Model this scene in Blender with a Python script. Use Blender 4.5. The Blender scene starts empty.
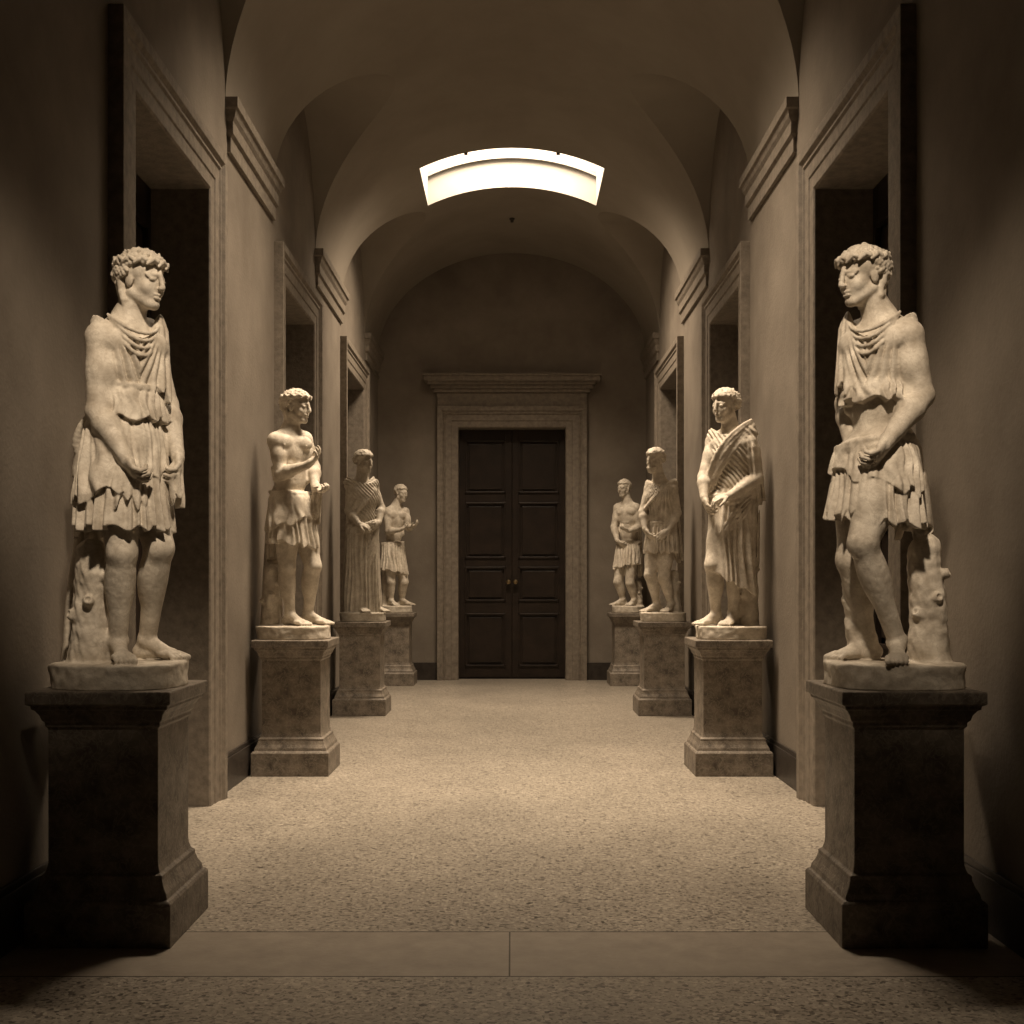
import bpy, math, random
import numpy as np
from mathutils import Vector
random.seed(3); np.random.seed(3)
sc=bpy.context.scene
try:
    sc.view_settings.view_transform='Standard'; sc.view_settings.look='None'
except Exception as e: print(e)
FPX=1168.0; CH=1.4; VY=582.0
LC=(1,.797,.583)
# ------------------------------------------------------------ materials
def mat(name,c1,c2,scale=4,rough=.7,bump=.2,bscale=60,detail=8,spec=.3,c3=None,vein=0):
    m=bpy.data.materials.new(name); m.use_nodes=True
    nt=m.node_tree; N=nt.nodes; L=nt.links; b=N['Principled BSDF']
    tc=N.new('ShaderNodeTexCoord')
    n=N.new('ShaderNodeTexNoise'); n.inputs['Scale'].default_value=scale; n.inputs['Detail'].default_value=detail; n.inputs['Roughness'].default_value=.62
    L.new(tc.outputs['Object'],n.inputs['Vector'])
    r=N.new('ShaderNodeValToRGB'); r.color_ramp.elements[0].position=.3; r.color_ramp.elements[1].position=.7
    r.color_ramp.elements[0].color=(*c1,1); r.color_ramp.elements[1].color=(*c2,1)
    L.new(n.outputs['Fac'],r.inputs['Fac'])
    col=r.outputs['Color']
    if vein>0:
        n2=N.new('ShaderNodeTexNoise'); n2.inputs['Scale'].default_value=scale*1.6; n2.inputs['Detail'].default_value=10; n2.inputs['Distortion'].default_value=1.5
        L.new(tc.outputs['Object'],n2.inputs['Vector'])
        r2=N.new('ShaderNodeValToRGB'); e=r2.color_ramp.elements
        e[0].position=.46; e[0].color=(0,0,0,1); e[1].position=.54; e[1].color=(0,0,0,1)
        x=e.new(.5); x.color=(1,1,1,1)
        L.new(n2.outputs['Fac'],r2.inputs['Fac'])
        mx=N.new('ShaderNodeMix'); mx.data_type='RGBA'
        ma=N.new('ShaderNodeMath'); ma.operation='MULTIPLY'; ma.inputs[1].default_value=vein
        L.new(r2.outputs['Color'],ma.inputs[0]); L.new(ma.outputs[0],mx.inputs[0])
        L.new(col,mx.inputs[6]); mx.inputs[7].default_value=(*(c3 or c1),1); col=mx.outputs[2]
    L.new(col,b.inputs['Base Color'])
    b.inputs['Roughness'].default_value=rough
    b.inputs['Specular IOR Level'].default_value=spec
    if bump>0:
        bn=N.new('ShaderNodeTexNoise'); bn.inputs['Scale'].default_value=bscale; bn.inputs['Detail'].default_value=6
        L.new(tc.outputs['Object'],bn.inputs['Vector'])
        bp=N.new('ShaderNodeBump'); bp.inputs['Strength'].default_value=bump; bp.inputs['Distance'].default_value=.01
        L.new(bn.outputs['Fac'],bp.inputs['Height']); L.new(bp.outputs['Normal'],b.inputs['Normal'])
    return m
M_wall=mat('plaster_wall',(.15,.127,.102),(.225,.195,.16),1.6,.85,.25,45,spec=.15)
M_ceil=mat('plaster_ceiling',(.22,.19,.155),(.27,.24,.20),1.1,.9,.12,40,spec=.1)
M_case=mat('stone_casing',(.13,.11,.088),(.24,.205,.165),18,.6,.3,80,spec=.3)
M_ped=mat('pedestal_marble',(.075,.062,.05),(.27,.23,.185),11,.5,.3,60,spec=.35,c3=(.36,.32,.26),vein=.45)
M_base=mat('dark_baseboard_stone',(.025,.02,.017),(.05,.042,.035),9,.4,.1,60)
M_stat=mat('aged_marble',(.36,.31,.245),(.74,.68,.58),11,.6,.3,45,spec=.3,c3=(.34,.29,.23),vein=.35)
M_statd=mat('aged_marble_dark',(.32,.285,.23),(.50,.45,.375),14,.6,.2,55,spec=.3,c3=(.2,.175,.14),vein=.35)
M_wood=mat('dark_door_wood',(.011,.0072,.005),(.026,.017,.012),6,.42,.15,30,spec=.35)
M_brass=mat('brass_knob',(.2,.15,.08),(.3,.22,.12),6,.35,0); M_brass.node_tree.nodes['Principled BSDF'].inputs['Metallic'].default_value=.9
M_band=mat('floor_stone_band',(.25,.215,.175),(.34,.295,.24),9,.4,.12,50,spec=.4)
M_joint=mat('floor_joint',(.08,.07,.055),(.12,.1,.08),9,.7,0)
M_shaft=mat('skylight_shaft_plaster',(.17,.163,.15),(.19,.182,.17),3,.9,0)
M_iron=mat('dark_iron',(.03,.025,.02),(.05,.04,.03),9,.5,0)
def terrazzo():
    m=bpy.data.materials.new('terrazzo'); m.use_nodes=True
    nt=m.node_tree; N=nt.nodes; L=nt.links; b=N['Principled BSDF']
    tc=N.new('ShaderNodeTexCoord')
    v=N.new('ShaderNodeTexVoronoi'); v.inputs['Scale'].default_value=70; L.new(tc.outputs['Object'],v.inputs['Vector'])
    sp=N.new('ShaderNodeSeparateColor'); L.new(v.outputs['Color'],sp.inputs[0])
    r=N.new('ShaderNodeValToRGB')
    e=r.color_ramp.elements; e[0].position=0; e[0].color=(.09,.077,.062,1); e[1].position=1; e[1].color=(.54,.485,.405,1)
    x=e.new(.16); x.color=(.33,.29,.24,1); x=e.new(.8); x.color=(.41,.365,.30,1)
    L.new(sp.outputs[0],r.inputs['Fac'])
    n=N.new('ShaderNodeTexNoise'); n.inputs['Scale'].default_value=60; n.inputs['Detail'].default_value=3; L.new(tc.outputs['Object'],n.inputs['Vector'])
    r2=N.new('ShaderNodeValToRGB'); r2.color_ramp.elements[0].position=.36; r2.color_ramp.elements[0].color=(.3,.28,.25,1); r2.color_ramp.elements[1].position=.44; r2.color_ramp.elements[1].color=(1,1,1,1)
    L.new(n.outputs['Fac'],r2.inputs['Fac'])
    mx=N.new('ShaderNodeMix'); mx.data_type='RGBA'; mx.blend_type='MULTIPLY'; mx.inputs[0].default_value=.85
    L.new(r.outputs['Color'],mx.inputs[6]); L.new(r2.outputs['Color'],mx.inputs[7])
    n3=N.new('ShaderNodeTexNoise'); n3.inputs['Scale'].default_value=1.2; n3.inputs['Detail'].default_value=6; L.new(tc.outputs['Object'],n3.inputs['Vector'])
    r3=N.new('ShaderNodeValToRGB'); r3.color_ramp.elements[0].position=.3; r3.color_ramp.elements[0].color=(.8,.8,.8,1); r3.color_ramp.elements[1].position=.7; r3.color_ramp.elements[1].color=(1,1,1,1)
    L.new(n3.outputs['Fac'],r3.inputs['Fac'])
    m2=N.new('ShaderNodeMix'); m2.data_type='RGBA'; m2.blend_type='MULTIPLY'; m2.inputs[0].default_value=1
    L.new(mx.outputs[2],m2.inputs[6]); L.new(r3.outputs['Color'],m2.inputs[7])
    L.new(m2.outputs[2],b.inputs['Base Color'])
    b.inputs['Roughness'].default_value=.30; b.inputs['Specular IOR Level'].default_value=.6
    bp=N.new('ShaderNodeBump'); bp.inputs['Strength'].default_value=.12; bp.inputs['Distance'].default_value=.005
    L.new(n.outputs['Fac'],bp.inputs['Height']); L.new(bp.outputs['Normal'],b.inputs['Normal'])
    return m
M_floor=terrazzo()
# ------------------------------------------------------------ mesh helpers
class MB:
    def __init__(s): s.v=[]; s.f=[]; s.mi=[]
    def box(s,x0,x1,y0,y1,z0,z1,mi=0):
        x0,x1=min(x0,x1),max(x0,x1); y0,y1=min(y0,y1),max(y0,y1)
        b=len(s.v)
        s.v+=[(x0,y0,z0),(x1,y0,z0),(x1,y1,z0),(x0,y1,z0),(x0,y0,z1),(x1,y0,z1),(x1,y1,z1),(x0,y1,z1)]
        for q in [(0,3,2,1),(4,5,6,7),(0,1,5,4),(1,2,6,5),(2,3,7,6),(3,0,4,7)]:
            s.f.append(tuple(b+i for i in q)); s.mi.append(mi)
    def strips(s,rows,closed=False,mi=0):
        b=len(s.v); n=len(rows[0])
        for r in rows: s.v+=list(r)
        for i in range(len(rows)-1):
            for j in range(n-1 if not closed else n):
                k=(j+1)%n
                s.f.append((b+i*n+j,b+i*n+k,b+(i+1)*n+k,b+(i+1)*n+j)); s.mi.append(mi)
    def obj(s,name,mats,parent=None,bevel=0,smooth=False,merge=True,recalc=True):
        me=bpy.data.meshes.new(name); me.from_pydata(s.v,[],s.f)
        for m in mats: me.materials.append(m)
        me.polygons.foreach_set('material_index',s.mi)
        import bmesh
        bm=bmesh.new(); bm.from_mesh(me)
        if merge: bmesh.ops.remove_doubles(bm,verts=bm.verts,dist=1e-5)
        if recalc: bmesh.ops.recalc_face_normals(bm,faces=bm.faces)
        bm.to_mesh(me); bm.free()
        if smooth:
            me.polygons.foreach_set('use_smooth',[True]*len(me.polygons))
            try: me.set_sharp_from_angle(angle=math.radians(28))
            except Exception: pass
        o=bpy.data.objects.new(name,me); sc.collection.objects.link(o)
        if parent: o.parent=parent
        if bevel>0:
            md=o.modifiers.new('bevel','BEVEL'); md.width=bevel; md.segments=2; md.limit_method='ANGLE'
        return o
W=1.92; YF=-3.0; YB=16.7; SPR=4.6; RISE=1.5; WT=7.3
DOORS=[(5.85,7.28),(9.72,11.12),(13.35,14.88)]
BAYS=[(-2.0,.1),(1.75,3.9),(5.55,7.82),(9.42,11.4),(13.2,15.2)]
SKY=[(7.55,8.75),(12.65,13.9)]
DH=3.85
mb=MB()
def fq(x0,x1,y0,y1,mi):
    b=len(mb.v); mb.v.extend([(x0,y0,0),(x1,y0,0),(x1,y1,0),(x0,y1,0)]); mb.f.append((b,b+1,b+2,b+3)); mb.mi.append(mi)
X=2.45
segs=[(YF,4.14,0),(4.14,4.15,2),(4.15,4.67,1),(4.67,4.68,2),(4.68,YB+.4,0)]
for a,b,mi in segs:
    if mi==1:
        fq(-X,-.012,a,b,1); fq(-.012,-.006,a,b,2); fq(-.006,X,a,b,1)
    else: fq(-X,X,a,b,mi)
fl=mb.obj('floor',[M_floor,M_band,M_joint],recalc=False)
def side_wall(name,sg):
    mb=MB(); y=YF
    for a,b in DOORS:
        mb.box(sg*W,sg*(W+.5),y,a-.03,0,WT)
        mb.box(sg*W,sg*(W+.5),a-.03,b+.03,DH+.03,WT); y=b+.03
    mb.box(sg*W,sg*(W+.5),y,YB+.4,0,WT)
    return mb.obj(name,[M_wall])
side_wall('wall_left',-1); side_wall('wall_right',1)
mb=MB(); DW=.765; DHB=3.6
mb.box(-W,-DW-.03,YB,YB+.4,0,WT); mb.box(DW+.03,W,YB,YB+.4,0,WT); mb.box(-DW-.03,DW+.03,YB,YB+.4,DHB+.03,WT)
mb.obj('wall_back',[M_wall])
mb=MB(); mb.box(-W-.5,W+.5,YF-.2,YF,0,WT); mb.obj('wall_front',[M_wall])
# groin-vaulted ceiling with skylight openings
def zb(x): return SPR+RISE*math.sqrt(max(0,1-(x/W)**2))
ys=set([YF,YB+.01])
for a,b in BAYS:
    c=(a+b)/2; R=(b-a)/2
    for i in range(33): ys.add(round(c-R*math.cos(math.pi*i/32),5))
for a,b in SKY: ys.add(a); ys.add(b)
ys=sorted(ys)
SX=1.0; rows=[]
th1=math.acos(SX/W)
for y in ys:
    zc=SPR
    for a,b in BAYS:
        if a<=y<=b:
            t=(y-(a+b)/2)/((b-a)/2); zc=SPR+1.26*math.sqrt(max(0,1-t*t))
    xc=W*math.sqrt(max(0,1-((zc-SPR)/RISE)**2))
    tc=math.acos(min(1,xc/W))
    ths=[tc+(th1-tc)*i/14 for i in range(15)]+[th1+(math.pi-2*th1)*i/18 for i in range(1,18)]+[math.pi-th1+(th1-tc)*i/14 for i in range(15)]
    row=[(-W,y,zc)]+[(-W*math.cos(t),y,SPR+RISE*math.sin(t)) for t in ths]+[(W,y,zc)]
    rows.append(row)
mb=MB(); n=len(rows[0])
for r in rows: mb.v+=r
for i in range(len(rows)-1):
    ym=(ys[i]+ys[i+1])/2
    hole=any(a<ym<b for a,b in SKY)
    for j in range(n-1):
        if hole and 15<=j<33: continue
        mb.f.append((i*n+j,(i+1)*n+j,(i+1)*n+j+1,i*n+j+1)); mb.mi.append(0)
ce=mb.obj('ceiling',[M_ceil],smooth=True)
for k,(a,b) in enumerate(SKY):
    e=bpy.data.objects.new('window_%d'%(k+1),None); sc.collection.objects.link(e)
    mb=MB(); top=7.05
    xs=[-SX+2*SX*i/24 for i in range(25)]
    for yy in (a,b):
        mb.strips([[(x,yy,zb(x)) for x in xs],[(x,yy,top) for x in xs]])
    for sx in (-SX,SX):
        mb.strips([[(sx,a,zb(SX)),(sx,b,zb(SX))],[(sx,a,top),(sx,b,top)]])
    mb.obj('shaft',[M_shaft],parent=e,merge=True)
    mb=MB()
    for z0,z1,pr in ((.33,.365,.05),(.375,.395,.03)):
        mb.strips([[(x,b-p,zb(x)+z) for x in xs] for z,p in ((z0,0),(z0,pr),(z1,pr),(z1,0))])
    mb.obj('shaft_moulding',[M_shaft],parent=e)
    mb=MB()
    for xx in (-.5,.5):
        mb.box(xx-.02,xx+.02,a-.005,a+.03,zb(xx)-.015,zb(xx)+.03)
    mb.obj('hinge_brackets',[M_iron],parent=e)
    mb=MB(); mb.box(-SX-.05,SX+.05,a-.05,b+.05,top,top+.05); mb.obj('skylight_frame',[M_shaft],parent=e)
    ld=bpy.data.lights.new('skylight_daylight_%d'%(k+1),'AREA'); ld.shape='RECTANGLE'; ld.size=1.9; ld.size_y=b-a-.08
    ld.color=LC; ld.energy=[310,490][k]; ld.spread=math.radians([100,150][k])
    lo=bpy.data.objects.new('skylight_daylight_%d'%(k+1),ld); sc.collection.objects.link(lo); lo.location=(0,(a+b)/2,top-.03); lo.parent=e
mb=MB()
def ring(cx,cy,z,r,n=16): return [(cx+r*math.cos(2*math.pi*i/n),cy+r*math.sin(2*math.pi*i/n),z) for i in range(n)]
mb.strips([ring(0,15.1,z,r) for z,r in ((6.1,.035),(6.085,.035),(6.075,.02),(6.05,.02),(6.045,.001))],closed=True)
mb.obj('ceiling_hook',[M_iron],smooth=True)
def impost(name,sg,y0,y1):
    mb=MB(); prof=[(0,4.30),(.025,4.30),(.025,4.40),(.045,4.42),(.045,4.5),(.06,4.53),(.07,4.57),(.085,4.58),(.085,4.65),(0,4.65)]
    rws=[]
    for p,z in prof:
        rws.append([(sg*W,y0-p,z),(sg*(W-p),y0-p,z),(sg*(W-p),min(y1+p,YB),z),(sg*W,min(y1+p,YB),z)])
    mb.strips(rws); mb.obj(name,[M_case],bevel=.003)
k=1
for sg in (-1,1):
    for y0,y1 in ((4.0,5.45),(7.9,9.35),(11.45,13.1),(15.3,16.7)):
        impost('trim_%d'%k,sg,y0,y1); k+=1
PROF=[(0,-.40),(0,.03),(.012,.04),(.09,.04),(.10,.048),(.18,.048),(.195,.06),(.215,.055),(.24,.075),(.30,.075),(.30,-.0)]
def casing(fn,a,b,h,prof):
    mb=MB(); rws=[]
    for w,p in prof:
        rws.append([fn(a-w,0,p),fn(a-w,h+w,p),fn(b+w,h+w,p),fn(b+w,0,p)])
    mb.strips(rws)
    return mb
def leaf(mb,fn,a,b,z0,z1,pans,p0):
    def bx(a0,a1,b0,b1,q0,q1):
        P=[fn(a0,b0,q0),fn(a1,b1,q1)]
        mb.box(P[0][0],P[1][0],P[0][1],P[1][1],min(P[0][2],P[1][2]),max(P[0][2],P[1][2]))
    bx(a,b,z0,z1,p0-.05,p0)
    st=.085
    bx(a,a+st,z0,z1,p0,p0+.03); bx(b-st,b,z0,z1,p0,p0+.03)
    prev=z0
    for (c,d) in pans+[(z1,z1)]:
        bx(a+st,b-st,prev,c,p0,p0+.03); prev=d
    for (c,d) in pans:
        g=.025
        bx(a+st,b-st,c,c+g,p0+.012,p0+.05); bx(a+st,b-st,d-g,d,p0+.012,p0+.05)
        bx(a+st,a+st+g,c,d,p0+.012,p0+.05); bx(b-st-g,b-st,c,d,p0+.012,p0+.05)
        bx(a+st+.06,b-st-.06,c+.06,d-.06,p0,p0+.025)
nd=1; nt=9
for sg in (-1,1):
    for a,b in DOORS:
        fn=lambda u,z,p,sg=sg:(sg*(W-p),u,z)
        casing(fn,a,b,DH,PROF).obj('trim_%d'%nt,[M_case],bevel=.003); nt+=1
        mb=MB(); m=(a+b)/2
        pans=[(.2,.85),(1.0,1.75),(1.9,2.65),(2.8,3.6)]
        leaf(mb,fn,a,m-.004,0.01,DH,pans,-.36); leaf(mb,fn,m+.004,b,0.01,DH,pans,-.36)
        mb.obj('door_%d'%nd,[M_wood],bevel=.003); nd+=1
fn=lambda u,z,p:(u,YB-p,z)
mb=casing(fn,-DW,DW,DHB,[(0,-.22),(0,.05),(.012,.062),(.09,.062),(.10,.075),(.18,.075),(.195,.10),(.215,.085),(.24,.11),(.30,.11),(.30,0)])
for z0,z1,hw,pr in ((3.905,4.10,1.07,.06),(4.10,4.15,1.11,.10),(4.15,4.2,1.15,.14),(4.2,4.24,1.19,.19),(4.24,4.31,1.24,.23),(4.31,4.34,1.26,.25)):
    mb.box(-hw,hw,YB-pr,YB,z0,z1)
mb.obj('trim_%d'%nt,[M_case],bevel=.003,merge=False,recalc=True); nt+=1
e=bpy.data.objects.new('door_%d'%nd,None); sc.collection.objects.link(e)
for i,(a,b) in enumerate(((-DW,-.004),(.004,DW))):
    mb=MB(); leaf(mb,fn,a,b,.03,DHB,[(.18,.95),(1.12,1.62),(1.74,2.55),(2.68,3.45)],-.2)
    mb.obj('leaf_%d'%(i+1),[M_wood],parent=e,bevel=.004)
    mb=MB(); cx=-.05 if i==0 else .05
    rr=[]
    for q,r in ((.0,.03),(.01,.03),(.012,.012),(.04,.012),(.05,.03),(.07,.036),(.09,.028),(.097,.001)):
        rr.append([(cx+r*math.cos(t*math.pi/8),YB+.17-q,1.40+r*math.sin(t*math.pi/8)) for t in range(16)])
    mb.strips(rr,closed=True); mb.obj('knob_%d'%(i+1),[M_brass],parent=e,smooth=True)
mb=MB(); mb.box(-DW,DW,YB+.2,YB+.26,0,DHB); mb.obj('door_backing',[M_wood],parent=e)
def bb(mb,sg,y0,y1):
    mb.box(sg*(W-.022),sg*W,y0,y1,0,.22); mb.box(sg*(W-.014),sg*W,y0,y1,.22,.25)
for sg,nm in ((-1,'left'),(1,'right')):
    mb=MB(); y=YF
    for a,b in DOORS: bb(mb,sg,y,a-.3); y=b+.3
    bb(mb,sg,y,YB); mb.obj('baseboard_'+nm,[M_base],bevel=.003,merge=False)
mb=MB()
for sg in (-1,1):
    mb.box(sg*(DW+.3),sg*(W-.03),YB-.03,YB,0,.25)
mb.obj('baseboard_back',[M_base],bevel=.003)
# ------------------------------------------------------------ pedestals
PZ=.98
def pedestal(cx,cy):
    prof=[(0,0),(.28,0),(.28,.165),(.272,.175),(.262,.18),(.258,.2),(.244,.225),(.236,.25),(.236,.265),(.222,.275),(.215,.30),(.213,.32),(.213,.83),(.222,.84),(.222,.855),(.232,.865),(.238,.885),(.252,.905),(.262,.91),(.262,.922),(.278,.93),(.278,.975),(.274,.98),(0,.98)]
    mb=MB(); rws=[[(-r,-r,z),(r,-r,z),(r,r,z),(-r,r,z)] for r,z in prof]
    mb.strips(rws,closed=True)
    o=mb.obj('stone_pedestal',[M_ped],bevel=.003); o.location=(cx,cy,0)
# ------------------------------------------------------------ implicit sculptor
def nrm(v): v=np.asarray(v,float); return v/(np.linalg.norm(v)+1e-9)
def smin(a,b,k):
    h=np.clip(.5+.5*(b-a)/k,0,1); return b*(1-h)+a*h-k*h*(1-h)
_rs=np.random.RandomState(5); _K=_rs.normal(size=(7,3)); _K/=np.linalg.norm(_K,axis=1)[:,None]; _PH=_rs.uniform(0,6.28,7)
def noi(x,y,z,f):
    s=0
    for i in range(7):
        s=s+np.sin(f*(1+.17*i)*(_K[i,0]*x+_K[i,1]*y+_K[i,2]*z)+_PH[i])
    return s/3.5
def fold(w): return 1.6*np.abs(np.sin(w*.5))-1.0
def frame(yaw,pitch=0,roll=0):
    a=math.radians(yaw); p=math.radians(pitch); q=math.radians(roll)
    f0=np.array([math.sin(a),-math.cos(a),0]); u0=np.array([0,0,1.]); r0=np.array([f0[1],-f0[0],0])
    f=math.cos(p)*f0-math.sin(p)*u0; u=math.cos(p)*u0+math.sin(p)*f0
    r=math.cos(q)*r0+math.sin(q)*u; u2=math.cos(q)*u-math.sin(q)*r0
    return r,f,u2
class Fig:
    def __init__(s,X0,D0,h,sc_=1.0,bx=.36,by=.34,top=1.98):
        s.X0=X0; s.D0=D0; s.h=h; s.sc=sc_
        s.o=np.array([-bx,-by,-.02]); s.nx=int(2*bx/h); s.ny=int(2*by/h); s.nz=int((top+.02)/h)
        s.ax=[(s.o[i]+h*np.arange(n)).astype(np.float32) for i,n in enumerate((s.nx,s.ny,s.nz))]
        s.d=np.full((s.nx,s.ny,s.nz),.2,np.float32)
        s.rng=random.Random(int(abs(X0*100)+D0*10))
    def P(s,u,v,dy=0):
        d=s.D0+dy; return np.array([(u-512)*d/FPX-s.X0,dy,CH+(VY-v)*d/FPX-PZ])
    def G(s,u,dy,z):
        d=s.D0+dy; return np.array([(u-512)*d/FPX-s.X0,dy,z])
    def add(s,fn,lo,hi,k=.01,op='u'):
        sl=[]
        for i in range(3):
            a=max(0,int((lo[i]-s.o[i])/s.h)); b=min(len(s.ax[i]),int((hi[i]-s.o[i])/s.h)+2)
            if b<=a: return
            sl.append(slice(a,b))
        x=s.ax[0][sl[0]][:,None,None]; y=s.ax[1][sl[1]][None,:,None]; z=s.ax[2][sl[2]][None,None,:]
        dd=fn(x,y,z).astype(np.float32); sl=tuple(sl)
        if op=='u': s.d[sl]=smin(s.d[sl],dd,k)
        else: s.d[sl]=-smin(-s.d[sl],dd,k)
    def cap(s,a,b,ra,rb=None,k=.012,op='u',noise=0,bark=0):
        a=np.asarray(a,float); b=np.asarray(b,float); rb=ra if rb is None else rb
        m=max(ra,rb)+k+.015+noise+bark; lo=np.minimum(a,b)-m; hi=np.maximum(a,b)+m; ba=b-a; L2=float(ba@ba)+1e-9
        def f(x,y,z):
            t=np.clip(((x-a[0])*ba[0]+(y-a[1])*ba[1]+(z-a[2])*ba[2])/L2,0,1)
            d=np.sqrt((x-a[0]-t*ba[0])**2+(y-a[1]-t*ba[1])**2+(z-a[2]-t*ba[2])**2)-(ra+(rb-ra)*t)
            if noise: d=d+noise*noi(x,y,z,55)+noise*.4*noi(x,y,z,140)
            if bark: d=(d+bark*noi(x,y,z*.3,60)+bark*.5*noi(x,y,z*.6,130)+bark*.8*noi(x,y,z,22))*.8
            return d
        s.add(f,lo,hi,k,op)
    def chain(s,pts,rs,k=.01,**kw):
        if not hasattr(rs,'__len__'): rs=[rs]*len(pts)
        for i in range(len(pts)-1): s.cap(pts[i],pts[i+1],rs[i],rs[i+1],k,**kw)
    def ell(s,c,r,fr=None,k=.012,op='u'):
        c=np.asarray(c,float); r=[q for q in r]; m=max(r)+k+.012
        if fr is None: fr=(np.array([1.,0,0]),np.array([0,1.,0]),np.array([0,0,1.]))
        A,B,C=fr
        def f(x,y,z):
            x=x-c[0]; y=y-c[1]; z=z-c[2]
            a=x*A[0]+y*A[1]+z*A[2]; b=x*B[0]+y*B[1]+z*B[2]; g=x*C[0]+y*C[1]+z*C[2]
            k0=np.sqrt((a/r[0])**2+(b/r[1])**2+(g/r[2])**2); k1=np.sqrt((a/r[0]**2)**2+(b/r[1]**2)**2+(g/r[2]**2)**2)+1e-6
            return k0*(k0-1)/k1
        s.add(f,c-m,c+m,k,op)
    def sph(s,c,r,k=.008,op='u'): s.cap(c,np.asarray(c)+1e-4,r,r,k,op)
    # ---- anatomy
    def head(s,c,neck,yaw,pitch=0,roll=0,hair='curl',beard=False):
        q=s.sc*1.06; fr=frame(yaw,pitch,roll); r,f,u=fr
        L=lambda a,b,g: np.asarray(c)+q*(r*a+f*b+u*g)
        s.cap(neck,L(0,-.02,-.05),.058*q,.052*q,.02)
        s.cap(L(.045,-.02,-.05),np.asarray(neck)+f*.04-u*.01,.014,.012,.02)
        s.cap(L(-.045,-.02,-.05),np.asarray(neck)+f*.04-u*.01,.014,.012,.02)
        s.ell(L(0,-.012,.03),(.066*q,.086*q,.070*q),fr,.01)
        s.ell(L(0,.030,-.028),(.053*q,.056*q,.080*q),fr,.02)
        s.ell(L(0,.066,-.090),(.020*q,.018*q,.017*q),fr,.014)
        for e in (-1,1):
            s.cap(L(.046*e,.0,-.052),L(.014*e,.058,-.090),.018*q,.017*q,.015)
            s.ell(L(.036*e,.056,-.030),(.018*q,.018*q,.022*q),fr,.015)
            s.ell(L(.028*e,.096,.002),(.017*q,.015*q,.009*q),fr,.008,'s')
            s.ell(L(.028*e,.074,.000),(.0145*q,.011*q,.0085*q),fr,.002)
            s.cap(L(.044*e,.068,.006),L(.014*e,.082,.006),.0035*q,.0035*q,.002)
            s.cap(L(.046*e,.062,.015),L(.010*e,.084,.020),.006*q,.0065*q,.008)
            s.ell(L(.066*e,-.002,-.010),(.010*q,.018*q,.028*q),fr,.004)
        s.cap(L(0,.082,.035),L(0,.104,-.026),.0085*q,.010*q,.007)
        s.ell(L(0,.098,-.030),(.014*q,.012*q,.009*q),fr,.004)
        s.cap(L(-.014,.0835,-.0535),L(.014,.0835,-.0535),.0055*q,.0055*q,.003); s.sph(L(0,.088,-.053),.006*q,.003)
        s.cap(L(-.011,.083,-.0665),L(.011,.083,-.0665),.0065*q,.0065*q,.003)
        s.cap(L(-.02,.096,-.060),L(.02,.096,-.060),.0028*q,.0028*q,.002,'s')
        rr=s.rng
        if beard:
            for i in range(50):
                t=rr.uniform(-1,1); g=rr.uniform(0,1)
                s.sph(L(.052*t,.055+.035*(1-t*t)-.02*g,-.068-.055*g*(1-.3*abs(t))),rr.uniform(.008,.012)*q,.004)
        n=460; vol=1.03 if hair!='short' else .93
        for i in range(n):
            g=1-1.6*(i+.5)/n; th=i*2.39996; cc=math.sqrt(max(0,1-g*g)); ff=math.cos(th)*cc; sd=math.sin(th)*cc
            hl=.36 if ff>.35 else (.36-(.35-ff)*1.6 if ff>-.1 else -.36-(-.1-ff)*.35)
            if g<hl: continue
            R=(.081*vol,.102*vol,.086*vol)
            p=L(R[0]*sd,-.012+R[1]*ff,.026+R[2]*g)
            rad=rr.uniform(.0065,.0115)*q
            if hair=='short': rad*=.85
            t=p+np.array([rr.uniform(-.01,.01) for _ in range(3)])
            s.cap(p,t,rad,rad*.7,.0015)
        s.ell(L(0,-.020,.036),(.077*q*vol,.090*q*vol,.074*q*vol),fr,.004)
        if hair=='wreath':
            for i in range(26):
                t=2*math.pi*i/26
                p=L(.089*math.sin(t),-.012+.102*math.cos(t),.062+.006*math.cos(t))
                t2=t+.2; p2=L(.091*math.sin(t2),-.012+.106*math.cos(t2),.062+(.013 if i%2 else -.012))
                s.cap(p,p2,.009*q,.005*q,.002)
            for i in range(11):
                t=-1+2*i/10
                b=-.045-.042*(1-t*t)
                p=L(.066*t,b,-.01)
                pts=[p]
                for j in range(1,5): pts.append(L((.066-.004*j)*t+rr.uniform(-.006,.006),b+.005*j+rr.uniform(-.004,.004),-.01-.024*j))
                s.chain(pts,[.015*q,.016*q,.013*q,.013*q,.008*q],.003)
    def torso(s,chest,pelvis,neck,shR,shL,yawc,yawp,pitch=0,nude=True,nip=True):
        q=s.sc; fr=frame(yawc,pitch); r,f,u=fr; fp=frame(yawp); c=np.asarray(chest); p=np.asarray(pelvis)
        s.fr=fr; s.fp=fp; s.ch=c; s.pe=p
        L=lambda a,b,g: c+q*(r*a+f*b+u*g)
        Q=lambda a,b,g: p+q*(fp[0]*a+fp[1]*b+fp[2]*g)
        s.ell(c,(.142*q,.100*q,.165*q),fr,.02)
        mid=(c+p)/2
        s.ell(mid,(.115*q,.085*q,.14*q),fr,.05)
        s.ell(Q(0,0,.0),(.145*q,.10*q,.105*q),fp,.05)
        for e in (-1,1): s.ell(Q(.065*e,-.055,-.035),(.078*q,.07*q,.085*q),fp,.03)
        for sh in (shR,shL):
            s.cap(c+u*.13*q,sh,.055*q,.05*q,.03)
            s.cap(np.asarray(neck)+u*.02-f*.015,np.asarray(sh)+u*.012,.038*q,.034*q,.03)
            s.sph(sh,.062*q,.02)
        s.cap(np.asarray(neck)-u*.06*q,neck,.06*q,.055*q,.03)
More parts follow.
